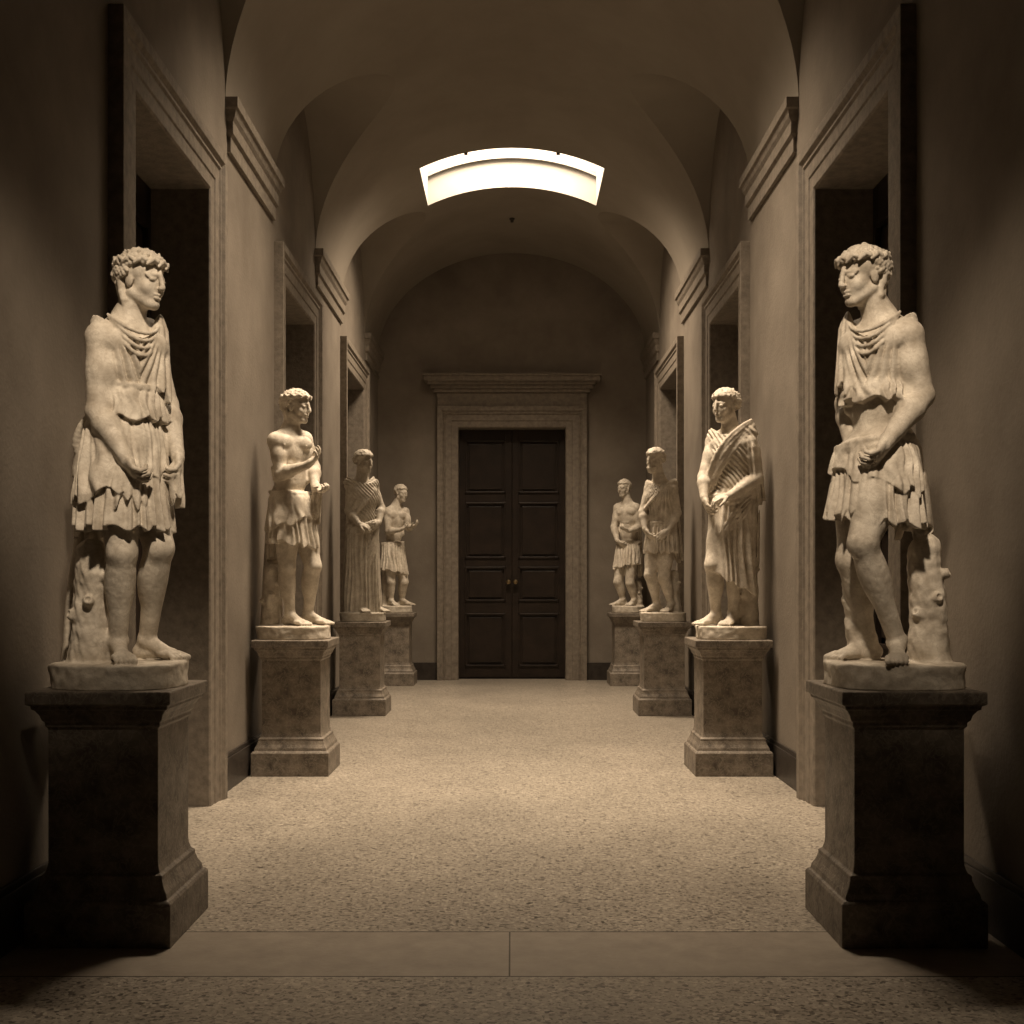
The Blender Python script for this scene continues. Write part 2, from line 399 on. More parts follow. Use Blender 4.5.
        if nude:
            for e in (-1,1):
                s.ell(L(.066*e,.070,.055),(.072*q,.036*q,.055*q),fr,.008)
                if nip: s.sph(L(.08*e,.104,.035),.006*q,.004)
                for j,zz in enumerate((-.085,-.13,-.175)):
                    s.ell(L(.027*e,.072-.006*j,zz),(.027*q,.02*q,.023*q),fr,.006)
                s.cap(L(.11*e,.03,-.2),L(.12*e,.0,-.12),.025*q,.02*q,.02)
            s.sph(L(0,.09,-.205),.007*q,.003,'s')
    def arm(s,sh,el,wr,tip,pn,ts=1,curl=55,hand=True,am=1.0):
        q=s.sc*am; sh,el,wr=map(np.asarray,(sh,el,wr))
        s.cap(sh,el,.056*q,.043*q,.015); m=sh*.55+el*.45
        bw=nrm(nrm(wr-el)-nrm(el-sh)*(nrm(wr-el)@nrm(el-sh)))
        s.ell(m+bw*.012,(.053*q,.053*q,.075*q),None,.02)
        s.sph(el-bw*.006,.041*q,.012)
        m=el*.70+wr*.30; s.cap(el,m,.042*q,.047*q,.014); s.cap(m,wr,.046*q,.027*q,.015)
        if hand: s.hand(wr,np.asarray(tip)-wr,pn,ts,curl)
    def hand(s,wr,dr,pn,ts=1,curl=55):
        q=s.sc*1.05; d=nrm(dr); n=np.asarray(pn,float); n=nrm(n-d*(n@d)); t=np.cross(d,n)*ts
        kk=.003
        s.cap(wr,wr+d*.03*q,.025*q,.026*q,.01)
        s.ell(wr+d*.052*q,(.040*q,.048*q,.018*q),(t,d,n),.008)
        for i in range(4):
            b=wr+d*(.083-.004*abs(i-1.2))*q+t*(.031-.0205*i)*q
            L=(.074,.082,.076,.060)[i]*q; an=math.radians(curl*.35+6*i); p=b
            for j,w in enumerate((.42,.33,.25)):
                v=d*math.cos(an)+n*math.sin(an); p2=p+v*L*w
                s.cap(p,p2,(.0098-.0009*j)*q,(.0092-.001*j)*q,kk); p=p2; an+=math.radians(curl*.8)
        b=wr+d*.03*q+t*.03*q; v=nrm(d*.7+t*.55+n*.45); p=b+v*.04*q; s.cap(b,p,.013*q,.011*q,.006)
        v=nrm(d*.9+t*.1+n*.5); s.cap(p,p+v*.034*q,.011*q,.0085*q,kk)
    def leg(s,hip,kn,an,fdir,side=1):
        q=s.sc; hip,kn,an=map(np.asarray,(hip,kn,an)); fd=nrm([fdir[0],fdir[1],0]); fl=.10
        s.cap(hip,kn,.092*q,.060*q,.025)
        m=hip*.45+kn*.55; s.ell(m+fd*.018,(.07*q,.07*q,.13*q),None,.03)
        s.ell(kn+fd*.002,(.049*q,.049*q,.06*q),None,.025)
        s.ell(kn+fd*.026*q,(.028*q,.028*q,.034*q),None,.02)
        ax=nrm(an-kn)
        s.cap(kn,an,.053*q,.034*q,.015)
        fr=(nrm(np.cross(fd,ax)),nrm(fd-ax*(fd@ax)),ax)
        s.ell(kn+(an-kn)*.32-fr[1]*.016*q,(.058*q,.055*q,.125*q),fr,.03)
        s.cap(kn+fr[1]*.026,an+fr[1]*.008,.027*q,.022*q,.02)
        s.sph(an,.036*q,.012)
        for e in (-1,1): s.sph(an+fr[0]*.026*e*q,.016*q,.012)
        w=np.array([-fd[1],fd[0],0])
        he=an-fd*.035*q; he[2]=fl+.03*q; s.cap(an,he,.028*q,.031*q,.012)
        ball=an+fd*.115*q; ball[2]=fl+.024*q
        s.cap(an+np.array([0,0,-.012]),ball,.034*q,.022*q,.015)
        s.ell(ball-fd*.01,(.044*q,.05*q,.020*q),(w,fd,np.array([0,0,1.])),.012)
        s.cap(he,ball+w*.015,.026*q,.02*q,.012)
        for i in range(5):
            o=(-.034+.0165*i)*side
            l=(.058,.052,.046,.040,.032)[i]
            b=ball+w*o*q+fd*.018*q; t=b+fd*(l-.012)*q; t[2]=fl+.010*q
            s.cap(b,t,(.013 if i==0 else .0095)*q,(.012 if i==0 else .009)*q,.003)
    # ---- drapery
    def skirt(s,ct,cb,rt,rb,yaw,n=11,amp=.014,th=.02,hem=.012,tw=0,ph=0,k=.008,slope=(0,0),solid=False,a0=.35):
        ct=np.asarray(ct,float); cb=np.asarray(cb,float); r,f,u=frame(yaw)
        R=max(rb+rt)+amp*2+.03; lo=np.minimum(ct,cb)-[R,R,.06+abs(slope[0])*R+abs(slope[1])*R]; hi=np.maximum(ct,cb)+[R,R,.03]
        H=ct[2]-cb[2]
        def fn(x,y,z):
            t=np.clip((ct[2]-z)/H,0,1.15); cx=ct[0]+(cb[0]-ct[0])*t; cy=ct[1]+(cb[1]-ct[1])*t
            a=(x-cx)*r[0]+(y-cy)*r[1]; b=(x-cx)*f[0]+(y-cy)*f[1]
            e=t**.7; tp=.80+.20*np.sqrt(np.clip((ct[2]-z)/.05,0,1))
            rx=(rt[0]+(rb[0]-rt[0])*e)*tp; ry=(rt[1]+(rb[1]-rt[1])*e)*tp
            th_=np.arctan2(a/rx,b/ry); k0=np.sqrt((a/rx)**2+(b/ry)**2)
            w=n*th_+1.2*np.sin(2*th_+ph)+.8*np.sin(5*th_+2*ph)+tw*t+ph+.35*np.sin(9*t+3*th_)
            mod=.65+.35*np.sin(3*th_+4*t+ph)
            fo=1.35*amp*(a0+(1-a0)*np.minimum(t,1))*(fold(2*w)*mod+.35*np.sin(2.7*w+1+3*t))
            d=((k0-1)*np.minimum(rx,ry)-fo)*.75
            if not solid: d=np.maximum(d,-(d+th))
            zl=cb[2]+hem*np.sin(w+.6)+slope[0]*a+slope[1]*b
            return np.maximum(np.maximum(d,z-ct[2]),zl-z)
        s.add(fn,lo,hi,k)
    def blouse(s,zlo,zneck,infl=.014,amp=.008,kind='U',k=.006,widen=0,vneck=2.6,n=52,shw=.15):
        q=s.sc; r,f,u=s.fr; c=s.ch; p=s.pe; mid=(c+p)/2; sc_=c+u*.135*q-f*.01
        def fn(x,y,z):
            def E(cc,rr):
                X_=x-cc[0]; Y_=y-cc[1]; Z_=z-cc[2]
                a=X_*r[0]+Y_*r[1]+Z_*r[2]; b=X_*f[0]+Y_*f[1]+Z_*f[2]; g=X_*u[0]+Y_*u[1]+Z_*u[2]
                k0=np.sqrt((a/rr[0])**2+(b/rr[1])**2+(g/rr[2])**2); k1=np.sqrt((a/rr[0]**2)**2+(b/rr[1]**2)**2+(g/rr[2]**2)**2)+1e-6
                return k0*(k0-1)/k1
            d=smin(E(c,((.142+widen)*q,.110*q,.17*q)),E(mid,((.122+widen)*q,.098*q,.16*q)),.04)
            d=smin(d,E(sc_,(shw*q,.078*q,.072*q)),.05)
            a=(x-c[0])*r[0]+(y-c[1])*r[1]; zz=z-c[2]
            if kind=='U':
                sgn=np.where(a>0,1.,-1.); dx=.12-np.abs(a); dz=.20-zz
                phi=np.arctan2(dx,dz); dist=np.sqrt(dx*dx+dz*dz)
                w=n*phi+sgn*.6+1.0*np.sin(zz*18+a*9)+.6*noi(x,y,z,30)
                fo=1.3*amp*np.clip(dist/.16,0,1.2)*fold(w)*(.8+.3*noi(x,y,z,22))
            else:
                w=2*np.pi*(zz-1.1*a*(1 if kind=='D' else -1))/.045+1.1*np.sin(a*22+zz*10)+.5*noi(x,y,z,25)
                fo=amp*fold(w)*(.8+.3*noi(x,y,z,22))
            d=(d-infl-fo)*.75
            d=np.maximum(d,zlo-z); d=np.maximum(d,(zz-(zneck+vneck*a*a))*.7)
            return d
        m=.25; s.add(fn,[min(c[0],p[0])-m,min(c[1],p[1])-m,zlo-.03],[max(c[0],p[0])+m,max(c[1],p[1])+m,c[2]+.26],k)
    def swag(s,pts,off,n,r,k=.006,seg=10,taper=.6):
        pts=[np.asarray(p,float) for p in pts]; off=np.asarray(off,float); N=len(pts)-1
        for i in range(n):
            o=off*((i/(n-1) if n>1 else .5)-.5); C=[]
            for j in range(seg+1):
                t=j/seg; C.append(sum(math.comb(N,m)*(1-t)**(N-m)*t**m*pts[m] for m in range(N+1))+o*(.5+2*t*(1-t)))
            rs=[r*(taper+(1-taper)*math.sin(math.pi*j/seg))*(1+.15*math.sin(i*2.1+j*.8)) for j in range(seg+1)]
            s.chain(C,rs,k)
    def sheet(s,top,bot,rt,rb,yaw,n=3.5,amp=.012,k=.012,ph=0):
        top=np.asarray(top,float); bot=np.asarray(bot,float); r,f,u=frame(yaw); H=top[2]-bot[2]
        R=max(rt[0],rb[0])+amp+.03
        def fn(x,y,z):
            t=np.clip((top[2]-z)/H,0,1); cx=top[0]+(bot[0]-top[0])*t; cy=top[1]+(bot[1]-top[1])*t
            a=(x-cx)*r[0]+(y-cy)*r[1]; b=(x-cx)*f[0]+(y-cy)*f[1]
            e=np.sqrt(np.clip(t/.22,.04,1))
            rx=(rt[0]+(rb[0]-rt[0])*t)*e; ry=(rt[1]+(rb[1]-rt[1])*t)*e
            k0=np.sqrt((a/rx)**2+(b/ry)**2)
            w=2*np.pi*n*(a/rx)*.5+ph+1.2*np.sin(3*t+ph)+.5*np.sin(8*t)
            d=((k0-1)*np.minimum(rx,ry)-amp*fold(w)*(.6+.4*t)*e)*.7
            zl=bot[2]+.018*np.sin(w+1)+.02*np.sin(w*.4)
            return np.maximum(np.maximum(d,z-top[2]),zl-z)
        s.add(fn,np.minimum(top,bot)-[R,R,.05],np.maximum(top,bot)+[R,R,.03],k)
    def T(s,a,b,g): q=s.sc; return s.ch+q*(s.fr[0]*a+s.fr[1]*b+s.fr[2]*g)
    def Q(s,a,b,g): q=s.sc; return s.pe+q*(s.fp[0]*a+s.fp[1]*b+s.fp[2]*g)
    def trunk(s,a,b,ra,rb):
        a=np.asarray(a); b=np.asarray(b); v=b-a
        s.cap(a+v*.04,a+v*.55,ra,ra*1.08,.015,bark=.005); s.cap(a+v*.5,b,ra*1.02,rb,.02,bark=.005)
        for t,e in ((.30,(1,-.6,0)),(.62,(-.9,-.7,0)),(.5,(.2,-1,0))):
            p=a+v*t; e=nrm(e); s.cap(p,p+e*(ra+.012)+[0,0,.03],ra*.45,ra*.32,.012,noise=.003)
            s.sph(p+e*(ra+.03)+[0,0,.038],ra*.18,.004,'s')
        s.ell(a+[0,0,ra*.95],(ra*.7,ra*.7,ra*.3),None,.006,'s')
    def base(s,cx,cy,rx,ry):
        def fn(x,y,z):
            k0=(((np.abs(x-cx)/rx)**2.8+(np.abs(y-cy)/ry)**2.8)**(1/2.8))
            d=(k0-1)*min(rx,ry)+.006*noi(x,y,z,20)+.002*noi(x,y,z,70)
            d=-smin(-d*.9,-(z-.097+.002*noi(x,y,z,40)),.010); return np.maximum(d,-z)
        s.add(fn,[cx-rx-.04,cy-ry-.04,-.02],[cx+rx+.04,cy+ry+.04,.14],.012)
    # ---- surface nets
    def mesh(s,material):
        d=s.d; d[0]=.2; d[-1]=.2; d[:,0]=.2; d[:,-1]=.2; d[:,:,0]=.2; d[:,:,-1]=.2
        ins=d<0
        tot=np.zeros((s.nx-1,s.ny-1,s.nz-1),np.int8)
        for i in (0,1):
            for j in (0,1):
                for k in (0,1):
                    tot+=ins[i:i+s.nx-1,j:j+s.ny-1,k:k+s.nz-1]
        act=(tot>0)&(tot<8); I,J,K=np.nonzero(act); n=len(I)
        idx=np.full(act.shape,-1,np.int32); idx[I,J,K]=np.arange(n)
        pos=np.zeros((n,3)); cnt=np.zeros(n)
        for A in [(i,j,k) for i in (0,1) for j in (0,1) for k in (0,1)]:
            for ax in range(3):
                if A[ax]: continue
                B=list(A); B[ax]=1
                va=d[I+A[0],J+A[1],K+A[2]]; vb=d[I+B[0],J+B[1],K+B[2]]
                m=(va<0)!=(vb<0); t=np.where(m,va/(np.where(m,va-vb,1)),0)
                for q in range(3): pos[:,q]+=m*(A[q]+(t if q==ax else 0))
                cnt+=m
        pos/=cnt[:,None]; pos+=np.stack([I,J,K],1); V=pos*s.h+s.o
        V[:,2]=np.maximum(V[:,2],0)
        F=[]
        for ax in range(3):
            sa=[slice(1,-1)]*3; sb=[slice(1,-1)]*3
            sa[ax]=slice(0,-1); sb[ax]=slice(1,None)
            A=ins[tuple(sa)]; B=ins[tuple(sb)]
            i,j,k=np.nonzero(A!=B); a_in=A[i,j,k]
            off=[1,1,1]; off[ax]=0; g=[i+off[0],j+off[1],k+off[2]]
            u=(ax+1)%3; v=(ax+2)%3
            def cell(du,dv):
                q=[g[0].copy(),g[1].copy(),g[2].copy()]; q[u]-=du; q[v]-=dv; return idx[q[0],q[1],q[2]]
            quad=np.stack([cell(1,1),cell(0,1),cell(0,0),cell(1,0)],1)
            quad[~a_in]=quad[~a_in][:,::-1]; F.append(quad)
        F=np.concatenate(F); F=F[(F>=0).all(1)]
        # drop small detached specks (hooking + pointer jumping)
        lab=np.arange(n)
        E=np.concatenate([F[:,[0,1]],F[:,[1,2]],F[:,[2,3]],F[:,[3,0]]])
        for _ in range(200):
            a=lab[E[:,0]]; b=lab[E[:,1]]; ne=a!=b
            if not ne.any(): break
            a=a[ne]; b=b[ne]; m=np.minimum(a,b)
            np.minimum.at(lab,a,m); np.minimum.at(lab,b,m)
            while True:
                l2=lab[lab]
                if (l2==lab).all(): break
                lab=l2
        cn=np.bincount(lab,minlength=n); keep=cn[lab]>.04*n
        F=F[keep[F].all(1)]; mp=np.cumsum(keep)-1; V=V[keep]; F=mp[F]; n=len(V)
        me=bpy.data.meshes.new('marble_statue')
        me.vertices.add(n); me.vertices.foreach_set('co',V.astype(np.float32).ravel())
        me.loops.add(len(F)*4); me.loops.foreach_set('vertex_index',F.astype(np.int32).ravel())
        me.polygons.add(len(F)); me.polygons.foreach_set('loop_start',np.arange(0,len(F)*4,4,dtype=np.int32))
        me.polygons.foreach_set('use_smooth',np.ones(len(F),bool))
        me.update(calc_edges=True); me.validate(); me.materials.append(material)
        o=bpy.data.objects.new('marble_statue',me); sc.collection.objects.link(o); o.location=(s.X0,s.D0,PZ)
        md=o.modifiers.new('sm','SMOOTH'); md.factor=.25; md.iterations=1
        return o
FC=.1
def AZ(q=1): return FC+.085*q
def statueA():
    s=Fig(-1.585,4.74,.0042,1.0); P=s.P; G=s.G
    neck=P(128,320,.01); shR=P(102,338,-.09); shL=P(147,334,.10)
    s.torso(P(129,360,0),P(125,450,0),neck,shR,shL,42,35,0,nude=True,nip=False)
    s.leg(P(118,462,-.05),P(122,553,-.10),G(118,-.03,AZ()),(.45,-.85),-1)
    s.leg(P(138,462,.05),P(159,548,.0),G(147,.12,AZ()),(.95,-.35),-1)
    s.blouse(s.ch[2]-.20,.075,.010,.008,'U',shw=.14,vneck=4.5)
    s.skirt(s.T(0,.005,-.10),s.T(0,.01,-.25),(.130,.10),(.160,.128),42,n=10,amp=.009,hem=.012,ph=1,solid=True)
    s.swag([s.T(-.135,.03,-.105),s.T(0,.19,-.14),s.T(.135,.03,-.105)],(0,0,.010),2,.008)
    s.skirt(s.Q(0,0,.15),s.Q(.01,.03,-.325),(.140,.110),(.190,.160),35,n=12,amp=.014,th=.02,hem=.012,ph=.5)
    s.skirt(s.Q(0,.005,.12),s.Q(.02,.03,-.15),(.147,.117),(.180,.150),35,n=8,amp=.012,th=.02,hem=.02,ph=2.2,slope=(-.35,0))
    s.sheet(s.Q(.02,.13,.06),s.Q(.03,.17,-.22),(.03,.02),(.05,.025),35,n=2.5,amp=.010)
    for i in range(4):
        s.swag([s.T(.10,.03,.165),s.T(.09,.15,.10-.035*i),s.T(-.04,.17,.03-.045*i),s.T(-.125,.02,.175)],(0,0,0),1,.0085,k=.003)
    s.sheet(s.T(-.12,.03,.20),s.T(-.10,.085,-.14),(.035,.02),(.05,.03),60,n=2.5,amp=.008)
    s.sheet(P(95,422,.06),P(90,470,.08),(.06,.07),(.065,.05),35,n=3,amp=.014)
    s.sheet(P(96,440,.10),P(93,530,.10),(.06,.07),(.07,.07),35,n=3,amp=.014,ph=1)
    s.sheet(P(94,500,.14),G(86,.12,.09),(.07,.05),(.095,.06),10,n=3,amp=.016,ph=2)
    s.swag([P(106,408,.02),P(78,420,.02),P(78,450,.04)],(.01,.04,.02),3,.018)
    s.arm(shR,P(99,412,-.12),P(124,455,-.17),P(137,478,-.19),(.8,.4,.3),-1,62,am=1.13)
    s.arm(shL,P(167,405,.13),P(177,452,.03),P(181,482,-.03),(-.8,-.2,0),1,55,am=1.05)
    s.sheet(P(174,462,-.01),P(178,500,-.01),(.03,.03),(.025,.025),60,n=2.5,amp=.010)
    s.sheet(P(138,462,-.15),P(130,512,-.13),(.02,.02),(.03,.02),20,n=2,amp=.008)
    s.head(P(142,281,-.01),neck,66,6,0,'wreath')
    s.trunk(P(93,550,-.03),G(90,-.01,.08),.066,.090)
    s.base(s.G(121,0,0)[0],0,.255,.24)
    return s.mesh(M_stat)
def statueB():
    s=Fig(1.54,4.74,.0042,1.01); P=s.P; G=s.G
    neck=P(880,318,.01); shL=P(907,336,-.09); shR=P(858,336,.10)
    s.torso(P(879,358,0),P(877,452,0),neck,shR,shL,-42,-35,0,nude=True,nip=False)
    s.leg(P(884,460,-.06),P(863,543,-.14),G(897,-.08,AZ()),(-.30,-.95),1)
    s.leg(P(866,462,.06),P(851,560,.05),G(868,.12,AZ()),(-.95,-.35),1)
    s.blouse(s.ch[2]-.15,.075,.010,.008,'U',shw=.14,vneck=4.5)
    s.skirt(s.T(0,.005,-.08),s.T(0,.01,-.18),(.130,.10),(.150,.122),-42,n=9,amp=.010,hem=.012,ph=2,solid=True)
    s.skirt(s.Q(0,0,.05),s.Q(.0,.03,-.28),(.145,.115),(.195,.16),-35,n=12,amp=.014,th=.02,hem=.015,ph=.9,slope=(.12,0))
    s.skirt(s.Q(0,.005,.05),s.Q(.0,.03,-.12),(.15,.12),(.185,.15),-35,n=8,amp=.012,th=.02,hem=.02,ph=2.9,slope=(.3,0))
    for i in range(4):
        s.swag([s.T(-.10,.03,.165),s.T(-.09,.15,.10-.035*i),s.T(.04,.17,.03-.045*i),s.T(.125,.02,.175)],(0,0,0),1,.0085,k=.003)
    s.sheet(s.T(.12,.03,.20),s.T(.10,.085,-.12),(.035,.02),(.05,.03),-60,n=2.5,amp=.008)
    s.swag([s.Q(-.15,.02,.05),s.Q(-.05,.20,.03),s.Q(.10,.17,-.01),s.Q(.17,.0,.02)],(0,.0,.03),3,.013)
    s.sheet(s.Q(.02,.13,.04),s.Q(.02,.17,-.26),(.035,.02),(.055,.025),-35,n=2.5,amp=.011)
    s.sheet(P(905,425,.06),P(914,532,.07),(.06,.07),(.07,.08),-35,n=3,amp=.014,ph=1)
    s.sheet(P(873,462,-.15),P(870,510,-.14),(.025,.02),(.04,.025),-20,n=2.5,amp=.010)
    s.arm(shL,P(921,396,-.10),P(888,440,-.17),P(873,463,-.20),(-.8,.4,.2),1,60,am=1.13)
    s.arm(shR,P(846,404,.16),P(852,448,.06),P(863,470,-.02),(.8,0,0),-1,50)
    s.head(P(862,277,-.01),neck,-66,8,0,'wreath')
    s.trunk(P(924,545,.01),G(930,.01,.08),.066,.088)
    s.chain([P(850,560,.13),P(854,600,.13),G(862,.14,.12)],[.035,.045,.06],.012,noise=.004)
    s.base(s.G(893,0,0)[0],0,.265,.24)
    return s.mesh(M_stat)
def statueC():
    s=Fig(-1.60,8.68,.006,1.06); P=s.P; G=s.G; q=s.sc
    neck=P(290,431,.01); shR=P(276,441,-.08); shL=P(304,440,.09)
    s.torso(P(290,452,0),P(291,507,0),neck,shR,shL,32,25)
    s.leg(P(285,513,-.05),P(287,567,-.09),G(290,-.04,AZ(q)),(.75,-.6),-1)
    s.leg(P(299,513,.05),P(313,566,.0),G(308,.08,AZ(q)),(.95,-.3),-1)
    s.skirt(s.Q(0,0,.10),s.Q(.0,.03,-.27),(.145,.112),(.19,.165),25,n=10,amp=.016,th=.024,hem=.016,ph=.5,slope=(.15,0))
    s.skirt(s.Q(0,0,.11),s.Q(.0,.03,-.11),(.15,.118),(.185,.155),25,n=8,amp=.014,th=.024,hem=.02,ph=2.5,slope=(-.3,0))
    s.swag([s.Q(.15,.0,.10),s.Q(0,.21,.04),s.Q(-.15,.0,.10)],(0,0,.03),3,.015)
    s.sheet(P(275,485,.04),G(271,.08,.09),(.05,.06),(.075,.06),25,n=3,amp=.014)
    s.arm(shR,P(281,474,-.12),P(307,465,-.2),P(320,455,-.22),(.2,-.3,.9),-1,40)
    s.arm(shL,P(314,468,.10),P(315,487,-.02),P(321,490,-.06),(-.2,0,1),1,70)
    s.sheet(P(318,482,-.03),P(316,520,.0),(.04,.03),(.035,.03),40,n=2.5,amp=.012)
    s.head(P(297,407,-.01),neck,66,4,0,'wreath')
    s.trunk(P(272,568,.0),G(270,.0,.08),.060,.080)
    s.base(s.G(294,0,0)[0],0,.265,.24)
    return s.mesh(M_stat)
def statueD():
    s=Fig(1.60,8.68,.006,1.06); P=s.P; G=s.G; q=s.sc
    neck=P(731,431,.01); shL=P(748,442,-.07); shR=P(714,442,.07)
    s.torso(P(732,453,0),P(732,509,0),neck,shR,shL,-28,-22)
    s.leg(P(738,515,-.04),P(735,568,-.05),G(733,-.02,AZ(q)),(-.5,-.85),1)
    s.leg(P(725,515,.04),P(713,565,-.06),G(716,.02,AZ(q)),(-.8,-.5),1)
    s.blouse(s.pe[2],.13,.016,.011,'D',widen=.01,shw=.165)
    s.skirt(s.Q(0,0,.14),s.Q(0,.02,-.50),(.155,.125),(.18,.165),-22,n=9,amp=.018,th=.03,hem=.012,tw=2.4,ph=.5,slope=(.55,0))
    s.swag([s.T(-.15,.0,.20),s.T(-.06,.17,.08),s.T(.08,.16,-.06),s.Q(.16,.05,.10)],(-.05,0,.09),5,.017)
    s.sheet(shL+[.01,-.02,.06],P(757,500,-.04),(.06,.07),(.055,.075),-22,n=3,amp=.014)
    s.sheet(P(753,470,-.05),P(750,565,-.02),(.05,.06),(.06,.08),-22,n=3,amp=.016,ph=1)
    s.swag([s.Q(-.16,.03,.10),s.Q(-.02,.23,.04),s.Q(.16,.04,.08)],(0,0,.06),4,.016)
    s.swag([s.Q(-.15,.08,.05),s.Q(.0,.2,-.15),s.Q(.13,.10,-.36)],(0,0,.14),4,.011)
    s.swag([shL+[0,0,.05],neck+[0,.05,.02],shR+[0,0,.05]],(0,0,.03),2,.018)
    s.arm(shL,P(757,478,-.09),P(729,496,-.18),P(714,499,-.20),(-.1,.3,-.9),1,50)
    s.arm(shR,P(704,477,.0),P(704,497,-.10),P(708,510,-.14),(.9,0,.1),-1,55)
    s.head(P(725,406,-.01),neck,-50,5,0,'curl')
    s.trunk(P(748,550,.0),G(749,.0,.08),.060,.080)
    s.base(s.G(731,0,0)[0],0,.255,.24)
    return s.mesh(M_stat)
def statueE():
    s=Fig(-1.60,12.48,.0075,1.06); P=s.P; G=s.G; q=s.sc
    neck=P(362,479,.01); shR=P(352,489,-.07); shL=P(373,489,.08)
    s.torso(P(362,497,0),P(362,537,0),neck,shR,shL,30,25)
    s.leg(P(358,541,-.04),P(359,578,-.07),G(359,-.08,AZ(q)),(.5,-.8),-1)
    s.leg(P(367,541,.04),P(372,577,.0),G(372,.02,AZ(q)),(.9,-.4),-1)
    s.blouse(s.pe[2],.14,.018,.012,'D',widen=.01,shw=.17)
    s.skirt(s.Q(0,0,.16),s.Q(.0,.01,-.78),(.165,.13),(.20,.18),25,n=10,amp=.022,th=.035,hem=.012,tw=-1.5,ph=.5,slope=(.08,0))
    s.swag([s.T(-.13,.02,.18),s.T(.02,.18,.02),s.T(.15,.06,-.2)],(-.05,0,.10),5,.016)
    s.swag([s.Q(.17,.02,.05),s.Q(0,.24,.08),s.Q(-.17,.04,.16)],(0,0,.08),4,.016)
    s.swag([s.Q(-.15,.08,.1),s.Q(-.05,.2,-.2),s.Q(.14,.1,-.5)],(0,0,.2),5,.013)
    s.sheet(P(353,487,.02),P(350,602,.04),(.05,.08),(.08,.1),25,n=3,amp=.016)
    s.arm(shR,P(349,511,-.10),P(359,524,-.18),P(366,526,-.20),(0,.3,-.9),-1,50)
    s.arm(shL,P(381,508,.08),P(379,522,-.04),P(375,526,-.12),(-.8,0,-.1),1,50)
    s.head(P(364,462,-.01),neck,50,4,0,'curl')
    s.base(s.G(363,0,0)[0],0,.24,.23)
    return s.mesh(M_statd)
def statueF():
    s=Fig(1.60,12.48,.0075,1.06); P=s.P; G=s.G; q=s.sc
    neck=P(659,479,.01); shL=P(672,489,-.07); shR=P(650,489,.07)
    s.torso(P(661,497,0),P(662,536,0),neck,shR,shL,-30,-25,nude=False)
    s.leg(P(667,540,-.04),P(664,577,-.08),G(671,-.03,AZ(q)),(-.5,-.85),1)
    s.leg(P(657,540,.04),P(650,575,-.03),G(657,.05,AZ(q)),(-.85,-.45),1)
    s.blouse(s.pe[2],.13,.016,.011,'U',widen=.005,shw=.16)
    s.skirt(s.Q(0,0,.16),s.Q(.0,.02,-.17),(.145,.115),(.185,.155),-25,n=10,amp=.018,th=.03,hem=.012,ph=.5)
    s.swag([shL+[0,-.03,.05],s.T(0,.17,.03),s.T(.14,.08,-.12)],(.05,0,.08),4,.015)
    s.sheet(shL+[.0,.04,.05],P(676,560,.08),(.05,.05),(.07,.06),-25,n=3,amp=.016)
    s.swag([s.Q(-.15,.03,.12),s.Q(0,.20,.12),s.Q(.15,.03,.12)],(0,0,.03),2,.014)
    s.arm(shL,P(677,513,-.06),P(669,530,-.15),P(662,535,-.18),(-.5,.3,-.5),1,50)
    s.arm(shR,P(643,512,.02),P(645,529,-.08),P(650,537,-.12),(.9,0,0),-1,50)
    s.head(P(655,460,-.01),neck,-45,4,0,'curl',beard=True)
    s.trunk(P(674,573,.04),G(675,.03,.08),.052,.075)
    s.base(s.G(663,0,0)[0],0,.24,.23)
    return s.mesh(M_stat)
def statueG():
    s=Fig(-1.60,15.98,.0085,1.02); P=s.P; G=s.G; q=s.sc
    neck=P(396,506,.0); shR=P(387,512,-.07); shL=P(405,512,.06)
    s.torso(P(395,519,0),P(393,550,0),neck,shR,shL,30,25,6)
    s.leg(P(389,553,-.04),P(391,582,-.09),G(391,-.04,AZ(q)),(.5,-.8),-1)
    s.leg(P(398,553,.04),P(404,582,-.02),G(402,.05,AZ(q)),(.9,-.4),-1)
    s.skirt(s.Q(0,0,.11),s.Q(.0,.03,-.30),(.145,.115),(.19,.16),25,n=9,amp=.02,th=.03,hem=.014,ph=.5,slope=(.2,0))
    s.swag([s.Q(.16,.0,.08),s.Q(0,.21,.05),s.Q(-.16,.0,.10)],(0,0,.05),3,.018)
    s.sheet(P(387,543,.04),P(386,606,.05),(.05,.05),(.07,.06),25,n=3,amp=.016)
    s.arm(shR,P(388,531,-.12),P(400,530,-.2),P(408,526,-.22),(0,-.2,.9),-1,40)
    s.arm(shL,P(409,528,.02),P(411,527,-.14),P(418,524,-.2),(0,-.2,.9),1,45)
    s.head(P(401,493,-.02),neck,48,8,0,'short')
    s.trunk(P(386,586,.05),G(386,.04,.08),.05,.07)
    s.base(s.G(396,0,0)[0],0,.22,.22)
    return s.mesh(M_stat)
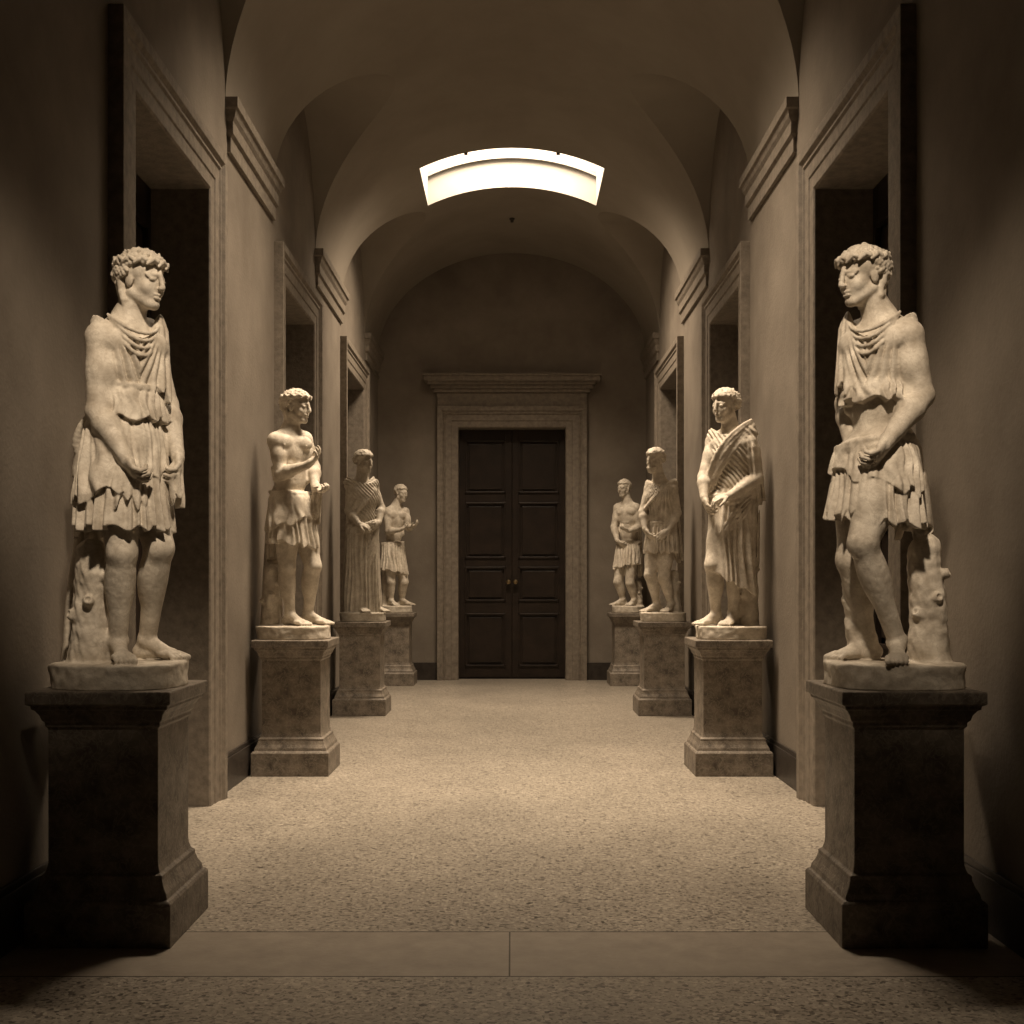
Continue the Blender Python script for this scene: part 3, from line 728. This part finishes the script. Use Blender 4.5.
def statueH():
    s=Fig(1.60,15.98,.0085,1.05); P=s.P; G=s.G; q=s.sc
    neck=P(627,502,.0); shL=P(636,508,-.07); shR=P(618,508,.06)
    s.torso(P(628,516,0),P(628,548,0),neck,shR,shL,-28,-22)
    s.leg(P(632,552,-.04),P(630,583,-.08),G(634,-.02,AZ(q)),(-.5,-.8),1)
    s.leg(P(624,552,.04),P(618,582,-.02),G(623,.04,AZ(q)),(-.9,-.4),1)
    s.skirt(s.Q(0,0,.08),s.Q(.0,.03,-.24),(.145,.115),(.18,.15),-22,n=9,amp=.02,th=.03,hem=.014,ph=.5,slope=(-.2,0))
    s.swag([s.Q(-.16,.0,.08),s.Q(0,.2,.03),s.Q(.16,.0,.08)],(0,0,.05),3,.018)
    s.sheet(P(637,505,.03),P(638,575,.05),(.05,.05),(.06,.06),-25,n=3,amp=.016)
    s.arm(shL,P(639,527,-.09),P(629,531,-.19),P(622,528,-.22),(0,.2,.9),1,45)
    s.arm(shR,P(614,527,.02),P(617,540,-.08),P(622,545,-.14),(.9,0,.1),-1,50)
    s.head(P(624,488,-.01),neck,-42,5,0,'short')
    s.trunk(P(638,583,.05),G(638,.04,.08),.05,.07)
    s.base(s.G(628,0,0)[0],0,.22,.22)
    return s.mesh(M_stat)
for cx,cy in ((-1.585,4.74),(1.54,4.74),(-1.60,8.68),(1.60,8.68),(-1.60,12.48),(1.60,12.48),(-1.60,15.98),(1.60,15.98)):
    pedestal(cx,cy)
for fn_ in (statueA,statueB,statueC,statueD,statueE,statueF,statueG,statueH): fn_()
# ------------------------------------------------------------ fill spots without fixtures, added out of view to brighten the front statues
def spot(name,loc,tgt,energy,size=40,blend=.8,rad=.05):
    l=bpy.data.lights.new(name,'SPOT'); l.energy=energy; l.spot_size=math.radians(size); l.spot_blend=blend; l.shadow_soft_size=rad; l.color=LC
    o=bpy.data.objects.new(name,l); sc.collection.objects.link(o); o.location=loc
    o.rotation_euler=(Vector(tgt)-Vector(loc)).to_track_quat('-Z','Y').to_euler()
spot('statue_fill_spot',(-.35,1.9,5.0),(-1.5,4.74,2.05),800,25,1,.12)
spot('statue_fill_spot',(.35,1.9,5.0),(1.46,4.74,2.05),800,25,1,.12)
w=bpy.data.worlds.new('world'); sc.world=w; w.use_nodes=True
w.node_tree.nodes['Background'].inputs[0].default_value=(.02,.016,.01,1)
cd=bpy.data.cameras.new('camera'); cd.sensor_width=36; cd.lens=FPX/1024*36; cd.shift_y=(VY-512)/1024; cd.clip_end=100
co=bpy.data.objects.new('camera',cd); sc.collection.objects.link(co); co.location=(0,0,CH); co.rotation_euler=(math.radians(90),0,0)
sc.camera=co
